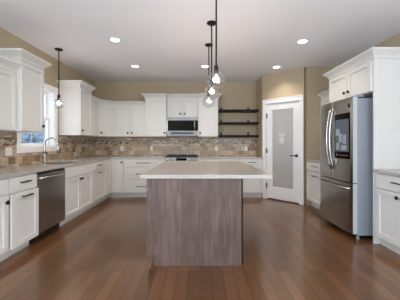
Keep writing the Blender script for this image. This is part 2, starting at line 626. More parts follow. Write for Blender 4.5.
def front(parent, kind, x0, x1, z0, z1, hw=None, proud=0.0, style='shaker', name=None):
    """kind: door / drawer; hw: ('knob', x, z) or ('pull', x, z, length)"""
    if style == 'shaker':
        bm = shaker_bm(x0, x1, z0, z1, -proud)
    else:
        bm = B((x0, x1, -FT - proud, -proud, z0, z1))
    f = obj(name or kind, bm, M['cab'], parent, bevel=0.0025)
    if hw:
        if hw[0] == 'knob':
            knob(f, hw[1], hw[2], -FT - proud)
        else:
            pull(f, hw[1], hw[2], hw[3], -FT - proud)
    return f


PROF = [(0.0, -0.03), (0.010, -0.03), (0.012, -0.008), (0.026, 0.016), (0.056, 0.044), (0.070, 0.056), (0.077, 0.062), (0.077, 0.08), (0.0, 0.08)]


def sweep_crown(bm, path, z, prof=PROF, pre=None, post=None, scale=1.0):
    """crown profile swept with mitres along a path; outside is to the right of travel"""
    P = [Vector(p) for p in path]
    full = ([Vector(pre)] if pre else []) + P + ([Vector(post)] if post else [])
    off = 1 if pre else 0
    cols = []
    for i in range(len(P)):
        j = i + off
        ns = []
        if j > 0:
            d = (full[j] - full[j - 1]).normalized()
            ns.append(Vector((d.y, -d.x)))
        if j < len(full) - 1:
            d = (full[j + 1] - full[j]).normalized()
            ns.append(Vector((d.y, -d.x)))
        n = ns[0] if len(ns) == 1 else (ns[0] + ns[1]) / (1 + ns[0].dot(ns[1]))
        cols.append([bm.verts.new((P[i].x + n.x * o * scale, P[i].y + n.y * o * scale, z + h)) for o, h in prof])
    k = len(prof)
    for a, b in zip(cols, cols[1:]):
        for q in range(k):
            bm.faces.new((a[q], b[q], b[(q + 1) % k], a[(q + 1) % k]))
    bm.faces.new(cols[0])
    bm.faces.new(cols[-1][::-1])


def base_cabinet(label, loc, rz, w, fronts, depth=0.605, sink=False, group='white base cabinets'):
    t = thing('base_cabinet', label, 'cabinet', loc, rz, group)
    if sink:
        body = B((0, w, 0.022, depth, 0.115, 0.66), (0, w, 0, 0.022, 0.115, 0.874))
    else:
        body = B((0, w, 0, depth, 0.115, 0.874))
    obj('carcass', body, M['cab'], t)
    obj('toe_kick', B((0, w, 0.075, depth, 0, 0.113)), M['cab'], t)
    for f in fronts:
        front(t, *f[:5], **(f[5] if len(f) > 5 else {}))
    return t


def wall_cabinet(label, loc, rz, w, depth, z0, z1, fronts, crown='', group='white wall cabinets', pre=None, post=None):
    t = thing('wall_cabinet', label, 'cabinet', (loc[0], loc[1], z0), rz, group)
    h = z1 - z0
    obj('carcass', B((0, w, 0, depth, 0, h)), M['cab'], t)
    for f in fronts:
        f = (f[0], f[1], f[2], f[3] - z0, f[4] - z0) + tuple(f[5:])
        kw = dict(f[5]) if len(f) > 5 else {}
        if kw.get('hw'):
            q = list(kw['hw'])
            q[2] -= z0
            kw['hw'] = tuple(q)
        front(t, *f[:5], **kw)
    if crown:
        bm = bmesh.new()
        y = -0.004
        path = [(0, y), (w, y)]
        if 'l' in crown:
            path = [(0, depth)] + path
        if 'r' in crown:
            path = path + [(w, depth)]
        sweep_crown(bm, path, h - 0.012, pre=pre, post=post)
        obj('crown_molding', bm, M['cab'], t)
    return t


LROT, RROT = PI / 2, -PI / 2
XB = XL + 0.61            # face of the left base run
YBF = YB - 0.61           # face of the back base run
GAP = 0.006
DT = 0.862                # top of drawer fronts
DB = 0.12                 # bottom of doors


def lbase(label, y0, y1, fronts, **k):
    return base_cabinet(label, (XB, y0, 0), LROT, y1 - y0, fronts, **k)


def std(w, hw_door=None, hw_drawer=None, dz=0.70):
    return [('drawer', GAP, w - GAP, dz + GAP, DT, dict(hw=hw_drawer, style='slab')),
            ('door', GAP, w - GAP, DB, dz - GAP, dict(hw=hw_door))]


# left run, from the camera towards the corner
w = 2.577 - 2.0
lbase('white base cabinet at the left picture edge with one knobbed door under a drawer', 2.0, 2.575,
      std(0.575, ('knob', 0.535, 0.625), ('pull', 0.29, 0.775, 0.16)))
w = 3.02 - 2.577
lbase('white base cabinet left of the dishwasher, its pull-out front standing slightly open', 2.577, 3.02,
      [('drawer', GAP, w - GAP, 0.704, DT, dict(hw=('pull', w / 2, 0.80, 0.16), style='slab')),
       ('door', GAP + 0.004, w - GAP, DB, 0.692, dict(hw=('pull', w / 2, 0.648, 0.16), proud=0.022, name='pull_out_front'))])
w = 4.585 - 3.655
lbase('white sink base cabinet with a false drawer front above two doors, right of the dishwasher', 3.655, 4.585,
      [('drawer', GAP, w - GAP, 0.704, DT, dict(style='slab', name='false_front')),
       ('door', GAP, w / 2 - 0.002, DB, 0.696, dict(hw=('knob', w / 2 - 0.035, 0.645))),
       ('door', w / 2 + 0.002, w - GAP, DB, 0.696, dict(hw=('knob', w / 2 + 0.035, 0.645)))], sink=True)
w = 5.24 - 4.585
lbase('white base cabinet with black pulls between the sink cabinet and the corner cabinet', 4.585, 5.24,
      std(w, ('pull', w / 2 - 0.06, 0.655, 0.13), ('pull', w / 2 - 0.04, 0.80, 0.2)))

# folding-door corner cabinet
XC = -1.70
t = thing('corner_base_cabinet', 'white corner base cabinet with a folded two-leaf door and a single knob', 'cabinet', (XL + 0.005, YB - 0.005, 0), 0, 'white base cabinets')
ox, oy = XL + 0.005, YB - 0.005
bm = bmesh.new()
prism(bm, [(0, 0), (0, 5.24 - oy), (XB - ox, 5.24 - oy), (XB - ox, YBF - oy), (XC - ox, YBF - oy), (XC - ox, 0)], 0.115, 0.874)
obj('carcass', bm, M['cab'], t)
bm = bmesh.new()
r = 0.075
prism(bm, [(0, 0), (0, 5.24 - oy), (XB - r - ox, 5.24 - oy), (XB - r - ox, YBF + r - oy), (XC - ox, YBF + r - oy), (XC - ox, 0)], 0, 0.113)
obj('toe_kick', bm, M['cab'], t)
f = front(t, 'door', 0, XC - XB - FT - GAP - 0.004, DB, DT, dict(hw=None)['hw'])
f.location = (XB + FT + 0.004 - ox, YBF - oy, 0)
knob(f, XC - XB - FT - 0.045, 0.80)
f = front(t, 'door', GAP, YBF - 5.24 - FT - 0.004, DB, DT)
f.location = (XB - ox, 5.24 - oy, 0)
f.rotation_euler = (0, 0, LROT)

# back run
RGX0, RGX1 = -0.775, -0.045                # range bay


def bbase(label, x0, x1, fronts, **k):
    return base_cabinet(label, (x0, YBF, 0), 0, x1 - x0, fronts, **k)


w = RGX0 - XC
bbase('white base cabinet of three wide drawers left of the range', XC, RGX0,
      [('drawer', GAP, w - GAP, 0.704, DT, dict(hw=('pull', w / 2 - 0.02, 0.79, 0.33), style='slab')),
       ('drawer', GAP, w - GAP, 0.414, 0.696, dict(hw=('pull', w / 2 - 0.02, 0.545, 0.33), style='slab')),
       ('drawer', GAP, w - GAP, DB, 0.406, dict(hw=('pull', w / 2 - 0.02, 0.265, 0.33), style='slab'))])
x0 = RGX1
for x1, lab, hd in ((0.43, 'white base cabinet directly right of the range, behind the island', 'r'),
                    (0.90, 'white base cabinet second right of the range, behind the island', 'l'),
                    (1.395, 'white base cabinet below the floating shelves, beside the pantry door', 'l')):
    w = x1 - x0
    bbase(lab, x0, x1, std(w, ('knob', 0.04 if hd == 'l' else w - 0.04, 0.645), ('pull', w / 2, 0.80, 0.2)))
    x0 = x1

# right wall
XRF = XR - 0.61


def rbase(label, yfar, ynear, fronts, **k):
    return base_cabinet(label, (XRF, yfar, 0), RROT, yfar - ynear, fronts, **k)


w = 4.94 - 4.17
rbase('white base cabinet between the pantry door and the refrigerator', 4.94, 4.17,
      std(w, ('pull', w / 2, 0.62, 0.16), ('pull', w / 2, 0.80, 0.2)))
w = 3.035 - 2.2
rbase('white base cabinet on the near side of the refrigerator end panel', 3.035, 2.2,
      [('drawer', 0.045, w - GAP, 0.704, DT, dict(hw=('pull', w / 2, 0.80, 0.2), style='slab')),
       ('door', 0.045, w / 2 - 0.002, DB, 0.696, dict(hw=('knob', w / 2 - 0.035, 0.645))),
       ('door', w / 2 + 0.002, w - GAP, DB, 0.696, dict(hw=('knob', w / 2 + 0.035, 0.645)))])

# ---- wall cabinets
UB = 1.376
NT, TT = 2.13, 2.30                          # tops of standard and of raised cabinets
UD, TD = 0.325, 0.375


def ups(w, z0, z1, n=1, knobs=()):
    out = []
    ww = w / n
    for k in range(n):
        hw = None
        if k < len(knobs) and knobs[k]:
            side = knobs[k]
            x = k * ww + (0.05 if side == 'l' else ww - 0.05)
            hw = ('knob', x, z0 + 0.088)
        out.append(('door', k * ww + 0.005, (k + 1) * ww - 0.005, z0 + 0.006, z1 - 0.05, dict(hw=hw)))
    return out


def lup(label, y0, y1, d, z1, fronts, crown, **k):
    return wall_cabinet(label, (XL + 0.005 + d, y0, 0), LROT, y1 - y0, d, UB, z1, fronts, crown, **k)


w = 3.07 - 2.25
lup('lower white wall cabinet at the left picture edge, partly out of view', 2.25, 3.07, UD, NT, ups(w, UB, NT, 2, 'rl'), 'f')
w = 3.53 - 3.075
lup('raised white wall cabinet on the near side of the sink window', 3.075, 3.53, TD, TT, ups(w, UB, TT, 1, 'r'), 'lr')
w = 5.08 - 4.60
lup('raised white wall cabinet on the far side of the sink window', 4.60, 5.08, TD, TT, ups(w, UB, TT, 1, 'l'), 'lr')
w = 5.575 - 5.085
lup('narrow-looking white wall cabinet on the left wall next to the angled corner cabinet', 5.085, 5.575, UD, NT, ups(w, UB, NT, 1, ''), 'f')

# angled corner wall cabinet
q0 = Vector((XL + 0.005 + UD, YBF))
q1 = Vector((XB, YB - 0.005 - UD))
t = thing('corner_wall_cabinet', 'white wall cabinet set at an angle across the back left corner', 'cabinet', (q0.x, q0.y, UB), 0, 'white wall cabinets')
bm = bmesh.new()
prism(bm, [(0, 0), (q1.x - q0.x, q1.y - q0.y), (q1.x - q0.x, YB - 0.005 - q0.y), (XL + 0.005 - q0.x, YB - 0.005 - q0.y), (XL + 0.005 - q0.x, 0)], 0, NT - UB)
obj('carcass', bm, M['cab'], t)
dl = (q1 - q0).length
f = front(t, 'door', 0.012, dl - 0.012, 0.006, NT - UB - 0.05)
f.rotation_euler = (0, 0, math.atan2(q1.y - q0.y, q1.x - q0.x))
knob(f, 0.05, 0.088)
bm = bmesh.new()
z = Vector((0, 0))
sweep_crown(bm, [(0, 0), (q1.x - q0.x, q1.y - q0.y)], NT - UB - 0.012, pre=(0, -1), post=(q1.x - q0.x + 1, q1.y - q0.y))
obj('crown_molding', bm, M['cab'], t)


def bup(label, x0, x1, d, z0, z1, fronts, crown, **k):
    return wall_cabinet(label, (x0, YB - 0.005 - d, 0), 0, x1 - x0, d, z0, z1, fronts, crown, **k)


TX0, TX1 = -1.275, 0.42
w = TX0 - 0.005 - (XB + 0.005)
bup('white two-door wall cabinet on the back wall beside the angled corner cabinet', XB + 0.005, TX0 - 0.005, UD, UB, NT, ups(w, UB, NT, 2, 'rl'), 'f')
w = RGX0 - TX0
bup('raised white single-door wall cabinet left of the microwave', TX0, RGX0, TD, UB, TT, ups(w, UB, TT, 1, 'r'), 'l')
w = RGX1 - RGX0 - 0.01
bup('short white two-door wall cabinet above the microwave', RGX0 + 0.005, RGX1 - 0.005, UD, 1.825, TT, ups(w, 1.825, TT, 2, 'rl'), 'f')
w = TX1 - RGX1
bup('raised white single-door wall cabinet right of the microwave', RGX1, TX1, TD, UB, TT, ups(w, UB, TT, 1, 'l'), 'r')
w = 4.94 - 4.17
wall_cabinet('small white wall cabinet showing past the top of the refrigerator, by the pantry', (XR - 0.005 - UD, 4.94, 0), RROT, w, UD, UB, NT,
             ups(w, UB, NT, 2, 'rl'), 'f')

# cabinet over the refrigerator with its full-height end panel
FY0, FY1 = 3.045, 4.08
t = thing('refrigerator_surround', 'white two-door cabinet above the refrigerator with a full-height end panel', 'cabinet', (XRF, FY1, 0), RROT)
w = FY1 - FY0
z0, z1 = 1.865, TT
obj('carcass', B((0, w - 0.022, 0, 0.605, z0, z1)), M['cab'], t)
obj('end_panel', B((w - 0.022, w, -0.005, 0.605, 0, z1), (w, w + 0.006, -0.005, 0.05, 0.915, z1)), M['cab'], t, bevel=0.003)
for f in ups(w - 0.03, z0, z1, 2, 'rl'):
    front(t, *f[:5], **f[5])
bm = bmesh.new()
sweep_crown(bm, [(0, 0.605), (0, -0.006), (w + 0.004, -0.006), (w + 0.004, 0.605)], z1 - 0.012)
obj('crown_molding', bm, M['cab'], t)

# ------------------------------------------------------------------ worktops
CZ0, CZ1 = 0.876, 0.914
XCT, YCT = XB + 0.03, YBF - 0.03
SKX0, SKX1, SKY0, SKY1 = -2.46, -2.05, 3.74, 4.42
e = 0.012                                    # worktop stops at the tile face
bm = B((XL + e, XCT, 2.0, SKY0, CZ0, CZ1), (XL + e, SKX0, SKY0, SKY1, CZ0, CZ1), (SKX1, XCT, SKY0, SKY1, CZ0, CZ1),
       (XL + e, XCT, SKY1, YB - e, CZ0, CZ1), (XCT, RGX0, YCT, YB - e, CZ0, CZ1))
tag(obj('countertop', bm, M['quartz']), 'greige quartz worktop running from the sink wall round the corner to the range', 'countertop')
tag(obj('countertop', B((RGX1, 1.396, YCT, YB - e, CZ0, CZ1)), M['quartz'], bevel=0.003), 'greige quartz worktop between the range and the pantry wall', 'countertop')
tag(obj('countertop', B((XRF - 0.03, XR - 0.004, 4.12, 4.945, CZ0, CZ1)), M['quartz'], bevel=0.003), 'short greige quartz worktop between the pantry door and the refrigerator', 'countertop')
tag(obj('countertop', B((XRF - 0.03, XR - 0.004, 2.2, 3.03, CZ0, CZ1)), M['quartz'], bevel=0.003), 'greige quartz worktop at the right picture edge beside the refrigerator end panel', 'countertop')

# sink and faucet
s = thing('kitchen_sink', 'steel undermount sink set into the worktop below the window', 'sink', ((SKX0 + SKX1) / 2, (SKY0 + SKY1) / 2, 0.70))
hx, hy = (SKX1 - SKX0) / 2 - 0.001, (SKY1 - SKY0) / 2 - 0.001
obj('basin', B((-hx, hx, -hy, hy, -0.02, -0.01), (-hx, -hx + 0.006, -hy, hy, -0.01, 0.205), (hx - 0.006, hx, -hy, hy, -0.01, 0.205),
               (-hx + 0.006, hx - 0.006, -hy, -hy + 0.006, -0.01, 0.205), (-hx + 0.006, hx - 0.006, hy - 0.006, hy, -0.01, 0.205)), M['steelh'], s)
bm = bmesh.new()
lathe(bm, [(0.045, 0), (0.045, 0.004), (0.03, 0.004), (0.0, 0.002)], (0, 0, -0.01))
obj('drain', bm, M['chrome'], s)
fz = thing('gooseneck_faucet', 'tall chrome gooseneck faucet standing behind the sink', 'faucet', (-2.505, 4.03, CZ1))
bm = bmesh.new()
lathe(bm, [(0.03, 0), (0.03, 0.008), (0.021, 0.016), (0.021, 0.13), (0.017, 0.14), (0.0, 0.141)], seg=18)
obj('body', bm, M['chrome'], fz, smooth=True)
bm = bmesh.new()
R = 0.105
pts = [(0, 0, 0.13), (0, 0, 0.2), (0, 0, 0.295)] + [(R - R * math.cos(a), 0, 0.295 + R * math.sin(a)) for a in [PI * k / 14 for k in range(1, 15)]]
pts += [(2 * R + 0.004, 0, 0.27)]
tube(bm, pts, 0.0155, 12)
obj('spout', bm, M['chrome'], fz, smooth=True)
bm = bmesh.new()
tube(bm, [(2 * R + 0.004, 0, 0.27), (2 * R + 0.008, 0, 0.21), (2 * R + 0.010, 0, 0.175)], [0.0165, 0.019, 0.021], 14)
obj('spray_head', bm, M['chrome'], fz, smooth=True)
bm = bmesh.new()
tube(bm, [(0, -0.02, 0.085), (0.0, -0.045, 0.09), (0.01, -0.075, 0.135)], [0.011, 0.009, 0.006], 10)
obj('lever', bm, M['chrome'], fz, smooth=True)

# ------------------------------------------------------------------ backsplash
BT = 0.010
MZ0, MZ1 = 1.20, 1.305


def splash(label, rects, bands, m1, m2, axis):
    t = thing('tile_backsplash', label, 'backsplash', (0, 0, 0))
    bm = bmesh.new()

    def add(b, u0, u1, za, zb, ex):
        if axis == 'y':
            box(b, XL + 0.001, XL + BT + ex, u0, u1, za, zb)
        else:
            box(b, u0, u1, YB - BT - ex, YB - 0.001, za, zb)
    for q in rects:
        add(bm, *q, 0.0)
    obj('stone_tiles', bm, m1, t)
    for q in bands:
        bm = bmesh.new()
        add(bm, *q, 0.002)
        obj('mosaic_band', bm, m2, t)
    return t


wy0, wy1 = WY0 - 0.086, WY1 + 0.086
splash('warm tumbled stone tile backsplash on the sink wall with a mosaic band',
       [(2.0, YB - 0.012, CZ1, WZ0 - 0.087), (2.0, wy0, WZ0 - 0.087, MZ0), (wy1, YB - 0.012, WZ0 - 0.087, MZ0),
        (2.0, wy0, MZ1, UB), (wy1, YB - 0.012, MZ1, UB)],
       [(2.0, wy0, MZ0, MZ1), (wy1, YB - 0.012, MZ0, MZ1)], M['tile_l'], M['mos_l'], 'y')
splash('tumbled stone tile backsplash on the back wall behind the range with a mosaic band',
       [(XL + 0.012, 1.397, CZ1 - 0.04, MZ0), (XL + 0.012, TX1, MZ1, UB), (TX1, 1.397, MZ1, 1.362)],
       [(XL + 0.012, 1.397, MZ0, MZ1)], M['tile_b'], M['mos_b'], 'x')


def outlet(label, loc, rz, gangs=1):
    t = thing('wall_outlet', label, 'outlet', loc, rz, 'outlets on the backsplash')
    obj('cover_plate', B((-0.036 - 0.023 * (gangs - 1), 0.036 + 0.023 * (gangs - 1), -0.006, 0, -0.058, 0.058)), M['outlet'], t, bevel=0.002)
    for gx in ([0] if gangs == 1 else [-0.023, 0.023]):
        for z in (-0.022, 0.022):
            bm = bmesh.new()
            lathe(bm, [(0.016, 0.0), (0.016, 0.002), (0, 0.0021)], (gx, -0.006, z), 'Y', 14)
            obj('socket', bm, M['trim'], t)


yo = YB - BT - 0.0005
outlet('white outlet on the back wall tiles, first from the corner', (-1.93, yo, 1.09), 0)
outlet('white outlet on the back wall tiles just left of the range', (-1.20, yo, 1.09), 0)
outlet('white outlet on the back wall tiles just right of the range', (0.405, yo, 1.09), 0)
outlet('white outlet on the back wall tiles beneath the floating shelves', (1.14, yo, 1.09), 0)
outlet('white double-width outlet on the sink wall tiles at the left picture edge', (XL + BT + 0.0005, 3.38, 1.115), LROT, 2)

# ------------------------------------------------------------------ floating shelves
for z, lab in ((2.005, 'top dark wood shelf of the three beside the pantry wall'),
               (1.705, 'middle dark wood shelf of the three beside the pantry wall'),
               (1.398, 'bottom dark wood shelf of the three beside the pantry wall')):
    t = thing('floating_shelf', lab, 'shelf', (0.92, YB, z), 0, 'dark floating shelves')
    obj('board', B((-0.475, 0.475, -0.25, -0.004, -0.028, 0.022)), M['espresso'], t, bevel=0.003)
    for x in (-0.40, 0.27):
        obj('bracket', B((x - 0.02, x + 0.02, -0.006, -0.001, 0.022, 0.10), (x - 0.02, x + 0.02, -0.24, -0.001, -0.034, -0.028),
                         (x - 0.02, x + 0.02, -0.258, -0.25, -0.034, 0.03)), M['black'], t)

# ------------------------------------------------------------------ dishwasher
t = thing('dishwasher', 'stainless dishwasher built in between the pull-out cabinet and the sink cabinet', 'dishwasher', (XB, 3.025, 0), LROT)
w = 3.65 - 3.025
obj('tub', B((0.003, w - 0.003, 0.0, 0.57, 0.115, 0.868)), M['dark'], t)
obj('door', B((0.005, w - 0.005, -0.026, 0, 0.118, 0.842)), M['steel'], t, bevel=0.004)
obj('control_strip', B((0.005, w - 0.005, -0.016, 0, 0.846, 0.868)), M['dark'], t)
bm = bmesh.new()
n = 12
tube(bm, [(0.04 + (w - 0.08) * k / n, -0.026 - 0.045 * math.sin(PI * min(1, max(0, (k / n) * 1.0))) ** 0.35 if 0 < k < n else -0.026, 0.795) for k in range(n + 1)], 0.0145, 10)
obj('handle', bm, M['chrome'], t, smooth=True)
obj('kick_plate', B((0.003, w - 0.003, 0.06, 0.57, 0.004, 0.112)), M['dark'], t)

# ------------------------------------------------------------------ range
t = thing('gas_range', 'stainless slide-in range with front knobs and a black display', 'range', ((RGX0 + RGX1) / 2, YB - 0.02, 0))
hw = (RGX1 - RGX0) / 2 - 0.004
yf = -0.62
obj('oven_body', B((-hw, hw, yf, -0.005, 0.1, 0.90), (-hw + 0.01, hw - 0.01, yf + 0.05, -0.05, 0, 0.1)), M['steelh'], t)
obj('cooktop', B((-hw, hw, yf + 0.05, -0.005, 0.90, 0.918)), M['dark'], t, bevel=0.003)
for cx in (-0.235, 0.0, 0.235):
    bm = bmesh.new()
    for x in (-0.105, 0.105):
        box(bm, cx + x - 0.006, cx + x + 0.006, yf + 0.09, -0.06, 0.934, 0.95)
        for y in (yf + 0.09, -0.072):
            box(bm, cx + x - 0.006, cx + x + 0.006, y, y + 0.012, 0.918, 0.934)
    for k in range(4):
        y = yf + 0.09 + (0.46) * k / 3
        box(bm, cx - 0.099, cx + 0.099, y, y + 0.012, 0.936, 0.95)
    obj('grate', bm, M['dark'], t)
# sloped control panel
bm = bmesh.new()
pr = [(yf - 0.035, 0.795), (yf, 0.785), (yf + 0.048, 0.90), (yf + 0.048, 0.93), (yf - 0.02, 0.905)]
va = [bm.verts.new((-hw, y, z)) for y, z in pr]
vb = [bm.verts.new((hw, y, z)) for y, z in pr]
bm.faces.new(va)
bm.faces.new(vb[::-1])
for i in range(5):
    j = (i + 1) % 5
    bm.faces.new((va[i], va[j], vb[j], vb[i]))
cp = obj('control_panel', bm, M['msteel'], t)
obj('display', B((-0.115, 0.115, yf - 0.034, yf - 0.02, 0.84, 0.898)), M['bglass'], cp)
for x in (-0.31, -0.245, -0.18, 0.18, 0.245, 0.31):
    bm = bmesh.new()
    lathe(bm, [(0.024, 0), (0.024, 0.006), (0.018, 0.01), (0.018, 0.034), (0.0, 0.035)], (x, yf - 0.027, 0.865), 'Y', 16)
    obj('knob', bm, M['chrome'], cp, smooth=True)
dr = obj('oven_door', B((-hw + 0.004, hw - 0.004, yf - 0.028, yf, 0.27, 0.775)), M['steelh'], t, bevel=0.004)
obj('oven_window', B((-0.24, 0.24, yf - 0.031, yf - 0.028, 0.36, 0.64)), M['bglass'], dr)
bm = bmesh.new()
tube(bm, [(-0.30, yf - 0.028, 0.73), (-0.30, yf - 0.07, 0.73), (0.30, yf - 0.07, 0.73), (0.30, yf - 0.028, 0.73)], 0.011, 10)
obj('oven_handle', bm, M['chrome'], dr, smooth=True)
obj('storage_drawer', B((-hw + 0.004, hw - 0.004, yf - 0.024, yf, 0.105, 0.262)), M['steelh'], t, bevel=0.004)

# ------------------------------------------------------------------ microwave
t = thing('microwave_oven', 'stainless over-the-range microwave with a black glass door', 'microwave', ((RGX0 + RGX1) / 2, YB - 0.002, 1.395))
hw = (RGX1 - RGX0) / 2 - 0.006
yf = -0.385
obj('case', B((-hw, hw, yf, -0.012, 0.0, 0.428)), M['fside'], t)
obj('top_vent', B((-hw, hw, yf - 0.02, yf, 0.358, 0.428)), M['msteel'], t, bevel=0.003)
dr = obj('door', B((-hw, hw, yf - 0.026, yf, 0.118, 0.354)), M['bglass'], t, bevel=0.003)
obj('door_frame', B((-hw, -hw + 0.02, yf - 0.03, yf - 0.026, 0.118, 0.354)), M['steelh'], dr)
bm = bmesh.new()
hx = hw - 0.075
tube(bm, [(hx, yf - 0.026, 0.14), (hx, yf - 0.055, 0.15), (hx, yf - 0.055, 0.325), (hx, yf - 0.026, 0.335)], 0.0125, 10)
obj('handle', bm, M['steelh'], dr, smooth=True)
obj('lower_panel', B((-hw, hw, yf - 0.022, yf, 0.024, 0.114)), M['msteel'], t, bevel=0.003)
obj('button_strip', B((-hw + 0.10, hw - 0.10, yf - 0.025, yf - 0.022, 0.045, 0.085)), M['dark'], t)
obj('light_lens', B((-0.1, 0.1, -0.3, -0.15, -0.004, 0.0)), M['trim'], t)

# ------------------------------------------------------------------ refrigerator
RY0, RY1 = 3.16, 4.035
t = thing('refrigerator', 'stainless french-door refrigerator with a touch screen and curved handles', 'refrigerator', (XR - 0.03, RY1, 0), RROT)
w = RY1 - RY0
FD = XR - 0.03 - 1.995                       # case depth
obj('case', B((0.004, w - 0.004, -FD, 0, 0.055, 1.80)), M['fside'], t, bevel=0.006)


def bowed(x0, x1, z0, z1, y0, bow, n=10, thick=0.062):
    """door with a convex front; bow measured over the full appliance width"""
    bm = bmesh.new()
    cols = []
    for k in range(n + 1):
        x = x0 + (x1 - x0) * k / n
        u = (x / w) * 2 - 1
        y = y0 - thick - bow * (1 - u * u)
        if k in (0, n):
            y += 0.006
        cols.append([bm.verts.new((x, y0, z0)), bm.verts.new((x, y, z0)), bm.verts.new((x, y, z1)), bm.verts.new((x, y0, z1))])
    for a, b in zip(cols, cols[1:]):
        for q in range(4):
            bm.faces.new((a[q], b[q], b[(q + 1) % 4], a[(q + 1) % 4]))
    bm.faces.new(cols[0]).material_index = 1
    bm.faces.new(cols[-1][::-1]).material_index = 1
    return bm


yd = -FD - 0.004
bw = 0.028
dL = obj('left_door', bowed(0.002, w / 2 - 0.003, 0.725, 1.815, yd, bw), M['steel'], t)
dR = obj('right_door', bowed(w / 2 + 0.003, w - 0.002, 0.725, 1.815, yd, bw), M['steel'], t)
dF = obj('freezer_drawer', bowed(0.002, w - 0.002, 0.075, 0.712, yd, bw, 16), M['steel'], t)
for d in (dL, dR, dF):
    d.data.materials.append(M['dedge'])
for k, (d, x) in enumerate(((dL, w / 2 - 0.04), (dR, w / 2 + 0.04))):
    bm = bmesh.new()
    yb = yd - 0.062 - bw
    n = 12
    tube(bm, [(x, yb + 0.004 - 0.062 * math.sin(PI * q / n) ** 0.6 if 0 < q < n else yb + 0.004, 0.86 + 0.86 * q / n) for q in range(n + 1)], 0.0125, 10)
    obj('handle', bm, M['chrome'], d, smooth=True)
bm = bmesh.new()
n = 14
pts = []
for q in range(n + 1):
    x = 0.05 + (w - 0.1) * q / n
    u = x / w * 2 - 1
    base = yd - 0.062 - bw * (1 - u * u)
    pts.append((x, base - (0.05 * math.sin(PI * q / n) ** 0.35 if 0 < q < n else -0.004), 0.645))
tube(bm, pts, 0.0125, 10)
obj('handle', bm, M['chrome'], dF, smooth=True)


def on_front(x):
    u = x / w * 2 - 1
    return yd - 0.062 - bw * (1 - u * u)


def curved_panel(x0, x1, z0, z1, lift, thick=0.006, n=5):
    bm = bmesh.new()
    cols = []
    for k in range(n + 1):
        x = x0 + (x1 - x0) * k / n
        y = on_front(x) - lift
        cols.append([bm.verts.new((x, y + thick, z0)), bm.verts.new((x, y, z0)), bm.verts.new((x, y, z1)), bm.verts.new((x, y + thick, z1))])
    for a, b in zip(cols, cols[1:]):
        for q in range(4):
            bm.faces.new((a[q], b[q], b[(q + 1) % 4], a[(q + 1) % 4]))
    bm.faces.new(cols[0])
    bm.faces.new(cols[-1][::-1])
    return bm


sx0, sx1 = w / 2 + 0.075, w - 0.045
scr = obj('touch_screen', curved_panel(sx0, sx1, 1.02, 1.625, 0.004), M['bglass'], dR)
scr_l = emit('screen_picture', srgb(78, 86, 94), 0.3)
obj('screen_picture', curved_panel(sx0 + 0.018, sx1 - 0.018, 1.115, 1.545, 0.006, 0.002), scr_l, scr)
bm = bmesh.new()
me_t = []
for x0, x1, z0, z1 in ((0.03, 0.12, 1.33, 1.42), (0.10, 0.17, 1.24, 1.36), (0.19, 0.25, 1.22, 1.34), (0.05, 0.11, 1.14, 1.23), (0.15, 0.26, 1.135, 1.20)):
    a = curved_panel(sx0 + x0, sx0 + x1, z0, z1, 0.0075, 0.0014, 2)
    tmp = bpy.data.meshes.new('tmp')
    a.to_mesh(tmp)
    a.free()
    bm.from_mesh(tmp)
    bpy.data.meshes.remove(tmp)
obj('screen_tiles', bm, emit('screen_tile_light', srgb(140, 146, 150), 0.3), scr)
bm = bmesh.new()
for k in range(5):
    x = sx0 + 0.045 + 0.052 * k
    a = curved_panel(x, x + 0.024, 1.06, 1.072, 0.006, 0.001, 1)
    tmp = bpy.data.meshes.new('tmp')
    a.to_mesh(tmp)
    a.free()
    bm.from_mesh(tmp)
    bpy.data.meshes.remove(tmp)
obj('screen_icons', bm, emit('screen_icon_light', srgb(150, 100, 90), 0.3), scr)
obj('badge', curved_panel(w - 0.085, w - 0.045, 1.69, 1.735, 0.002, 0.003, 2), M['dark'], dR)
for x in (0.06, w - 0.06):
    obj('hinge_cover', B((x - 0.05, x + 0.05, -FD - 0.03, -FD + 0.08, 1.8155, 1.835)), M['fside'], t, bevel=0.004)
for x in (0.05, w - 0.05):
    bm = bmesh.new()
    lathe(bm, [(0.022, 0.0), (0.022, 0.03), (0.012, 0.032), (0.012, 0.055)], (x, -FD + 0.03, 0), seg=12)
    obj('foot', bm, M['fside'], t)
obj('base_grille', B((0.02, w - 0.02, -FD + 0.06, -FD + 0.075, 0.012, 0.055)), M['dark'], t)

# ------------------------------------------------------------------ island
IX0, IX1, IY0, IY1 = -0.515, 0.415, 2.505, 4.30
t = thing('kitchen_island', 'grey-brown stained wooden island standing in the middle of the floor', 'island', (0, IY0, 0))
L = IY1 - IY0
obj('cabinet_body', B((IX0 + 0.004, IX1 - 0.002, 0.02, L, 0.10, 0.874), (IX0 + 0.065, IX1 - 0.002, 0.03, L - 0.02, 0, 0.10)), M['island'], t)
bm = bmesh.new()
z = 0.105
pts = [(IX0 - 0.02, z), (IX0 - 0.02, 0.874), (IX1, 0.874), (IX1, 0.0), (IX0 + 0.055, 0.0), (IX0 + 0.055, z)]
va = [bm.verts.new((x, 0, zz)) for x, zz in pts]
vb = [bm.verts.new((x, 0.02, zz)) for x, zz in pts]
bm.faces.new(va)
bm.faces.new(vb[::-1])
for i in range(6):
    j = (i + 1) % 6
    bm.faces.new((va[i], va[j], vb[j], vb[i]))
obj('end_panel', bm, M['island'], t)
obj('seating_side_panel', B((IX1, IX1 + 0.02, 0.03, L, 0.0, 0.874)), M['espresso'], t)
